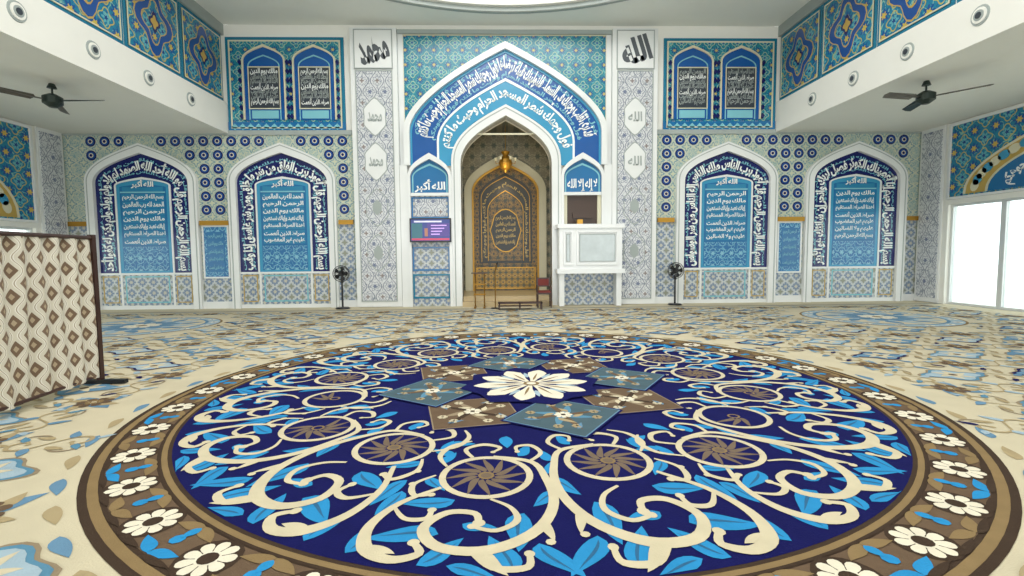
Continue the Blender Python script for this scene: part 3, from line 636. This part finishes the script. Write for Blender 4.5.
for yy,mt in ((14.6,cSand),(14.5,cS)): fd.poly([(XL+.1,yy),(XR-.1,yy),(XR-.1,yy+.06),(XL+.1,yy+.06)],3,mt)
fd.build()

# ================================================================= FOLDING SCREEN
sc_=MB('fabric_partition_screen')
fab=pat('diamond_print_fabric','Y',.25,.27,'#cbc5b3',[(0,'wave',.035,.012,'#e2dfd4'),(1,'wave',.035,.005,'#a89c86'),(0,'dia',.066,.75,'#6f5a47'),(0,'dia',.026,.75,'#a8977c'),(1,'dia',.058,.75,'#786350'),(1,'dia',.022,.75,'#a8977c')],[],.9)
wood=mat('dark_brown_wood','#38201a',.35,var=.2,scale=8)
pA=Vector((-5.36,6.28,0)); pB_=Vector((-4.9,2.4,0)); dv=(pB_-pA); Ln=dv.length; dv.normalize(); nv=Vector((-dv.y,dv.x,0))
NS=260; V=[];Fc=[]
for i in range(NS+1):
    s_=i/NS*Ln; 
    for j in range(7):
        z=.1+1.74*j/6; off=.022*sin(s_*2*pi/.25)+.012*sin(s_*17+z*2)+(.03*(1-j/6)**2*sin(s_*5))
        p_=pA+dv*s_+nv*off; V.append((p_.x,p_.y,z+(.012*sin(s_*9) if j<6 else 0)))
for i in range(NS):
    for j in range(6): Fc.append((i*7+j,(i+1)*7+j,(i+1)*7+j+1,i*7+j+1))
sc_.add(V,Fc,fab)
for s_ in (-.03,Ln/2,Ln):
    p_=pA+dv*s_; sc_.box(p_.x-.03,p_.x+.03,p_.y-.03,p_.y+.03,0.04,1.9,wood)
    sc_.box(p_.x-.32,p_.x+.32,p_.y-.035,p_.y+.035,0.012,.06,black)
sc_.tube([pA+Vector((0,0,1.86)),pB_+Vector((0,0,1.86))],.025,wood,8); sc_.tube([pA+Vector((0,0,.12)),pB_+Vector((0,0,.12))],.02,wood,8)
sc_.build()

# ================================================================= FANS
fgr=mat('fan_green_metal','#26322d',.4,metal=.3); fbr=mat('fan_blade_grey','#4a463e',.45)
for (x,y,rot) in ((-9.95,11.2,.0),(9.35,11.0,1.2),(-10.1,7.0,1.0),(9.5,6.8,.2)):
    f=MB('ceiling_fan'); f.cyl((x,y,ZS-.005),(x,y,ZS-.1),.05,.09,fgr,14); f.cyl((x,y,ZS-.08),(x,y,5.12),.02,.02,fgr,8)
    f.cyl((x,y,5.18),(x,y,5.12),.08,.18,fgr,18); f.cyl((x,y,5.12),(x,y,4.98),.18,.18,fgr,18); f.cyl((x,y,4.98),(x,y,4.9),.18,.07,fgr,18)
    for k in range(3):
        a=rot+2*pi*k/3; ca,sa=cos(a),sin(a)
        def TT(u,v,w): return (x+u*ca-v*sa,y+u*sa+v*ca,5.04+w)
        P=[TT(.12,-.03,0),TT(.3,-.05,0),TT(.34,-.1,-.03),TT(1.05,-.085,-.03),TT(1.1,0,0),TT(1.05,.085,.03),TT(.34,.08,.03),TT(.3,.04,0),TT(.12,.03,0)]
        Q=[(p_[0],p_[1],p_[2]+.012) for p_ in P]; n_=len(P)
        f.add(P+Q,[tuple(range(n_)),tuple(range(n_,2*n_))]+[(i,(i+1)%n_,n_+(i+1)%n_,n_+i) for i in range(n_)],fbr if k else fgr)
    f.build()
for x in (-5.05,5.2):
    f=MB('pedestal_fan'); y=15.05; f.cyl((x,y,.012),(x,y,.05),.22,.19,black,24); f.cyl((x,y,.05),(x,y,.9),.03,.025,black,10); f.cyl((x,y,.8),(x,y,.92),.045,.04,black,10)
    hz=1.08; f.cyl((x,y+.1,hz),(x,y-.04,hz),.08,.09,black,14); f.cyl((x,y,.88),(x,y+.02,hz),.02,.02,black,8)
    for yy,rr in ((-.04,.25),(-.09,.24),(-.15,.17),(.02,.2)):
        f.tube([(x+rr*cos(2*pi*i/24),y+yy,hz+rr*sin(2*pi*i/24)) for i in range(24)],.009,black,4,True)
    for i in range(24):
        a=2*pi*i/24; f.tube([(x+.03*cos(a),y-.16,hz+.03*sin(a)),(x+.17*cos(a),y-.15,hz+.17*sin(a)),(x+.245*cos(a),y-.08,hz+.245*sin(a)),(x+.2*cos(a),y+.02,hz+.2*sin(a))],.004,black,3)
    f.cyl((x,y-.17,hz),(x,y-.15,hz),.05,.05,black,12)
    for i in range(5):
        a=2*pi*i/5; P=[(x+r_*cos(a+o_),y-.08+q_,hz+r_*sin(a+o_)) for r_,o_,q_ in ((.04,-.3,0),(.2,-.35,-.02),(.215,.05,0),(.19,.4,.03),(.05,.4,.02))]
        f.add(P,[(0,1,2,3,4)],black)
    f.build()
# ================================================================= small furniture near the niche
brass=mat('brass','#8a6628',.35,metal=.8); red=mat('red_cushion','#6e241e',.7)
b=MB('brass_lectern'); x,y=-.85,YW-.8
for sx in (-.14,.14): b.tube([(x+sx,y,.03),(x+sx,y,1.05)],.02,brass,8); b.box(x+sx-.03,x+sx+.03,y-.2,y+.2,0.012,.05,brass)
b.box(x-.18,x+.18,y-.02,y+.02,.4,.44,brass); b.box(x-.18,x+.18,y-.02,y+.02,.7,.74,brass); b.box(x-.24,x+.24,y-.12,y+.1,1.05,1.08,wood); b.build()
b=MB('microphone_stand'); x,y=-.38,YW-1.0; b.cyl((x,y,.012),(x,y,.03),.14,.12,black,20); b.tube([(x,y,.03),(x,y,1.1),(x+.05,y+.25,1.3)],.016,brass,8); b.cyl((x+.05,y+.25,1.3),(x+.07,y+.33,1.36),.02,.03,black,10); b.build()
def chair(x,y,nm):
    b=MB(nm)
    for sx in (-.2,.2):
        b.tube([(x+sx,y+.2,0.01),(x+sx,y+.2,.92)],.02,wood,6); b.tube([(x+sx,y-.2,0.01),(x+sx,y-.2,.62)],.02,wood,6); b.tube([(x+sx,y-.2,.62),(x+sx,y+.2,.64)],.02,wood,6); b.tube([(x+sx,y-.2,.2),(x+sx,y+.2,.2)],.012,wood,6)
    b.box(x-.22,x+.22,y-.22,y+.2,.41,.46,wood); b.box(x-.2,x+.2,y-.2,y+.18,.46,.51,red); b.box(x-.2,x+.2,y+.18,y+.21,.62,.9,wood); b.box(x-.16,x+.16,y+.165,y+.18,.66,.86,red); b.build()
chair(1.1,YW-.8,'wooden_armchair')
b=MB('low_book_rack'); b.box(-.3,1.0,YW-1.45,YW-1.4,.18,.22,wood); b.box(-.3,1.0,YW-1.2,YW-1.15,.18,.22,wood); b.box(-.3,.7,YW-1.45,YW-1.15,.1,.12,wood)
for x in (-.28,.32,.95): b.box(x,x+.04,YW-1.45,YW-1.15,0.012,.22,wood)
b.build()

# ================================================================= LIGHT
def area(nm,loc,rot,sx,sy,e,col=(1,1,1),shape='RECTANGLE'):
    l=bpy.data.lights.new(nm,'AREA'); l.shape=shape; l.size=sx; l.size_y=sy; l.energy=e; l.color=col
    o=bpy.data.objects.new(nm,l); o.location=loc; o.rotation_euler=rot; SC.collection.objects.link(o)
area('dome_skylight',(0,cy,11.2),(0,0,0),9,9,1250,(1,.985,.96),'DISK')
area('front_fill_light',(0,-7.6,2.6),(radians(90),0,0),20,4,950,(.98,.99,1))  # added area light, unseen behind the camera, brightens the back wall
l=bpy.data.lights.new('mihrab_lamp','POINT'); l.energy=22; l.color=(1,.8,.5); l.shadow_soft_size=.2; o=bpy.data.objects.new('mihrab_lamp',l); o.location=(0,YW+.9,4.2); SC.collection.objects.link(o)
w=bpy.data.worlds.new('daylight_sky'); SC.world=w; w.use_nodes=True; bg=w.node_tree.nodes['Background']; bg.inputs[0].default_value=(.95,.98,1,1); bg.inputs[1].default_value=2.9

# ================================================================= CAMERA
cd=bpy.data.cameras.new('camera'); cam=bpy.data.objects.new('camera',cd); cd.sensor_width=36; cd.lens=490/1024*36; cd.clip_start=.05
cam.location=(-.26,0,1.6)
from mathutils import Matrix
R_=Matrix.Rotation(-radians(1.5),4,'Z')@Matrix.Rotation(radians(90)-.0672,4,'X')@Matrix.Rotation(-radians(.5),4,'Z')
cam.rotation_euler=R_.to_euler(); SC.collection.objects.link(cam); SC.camera=cam
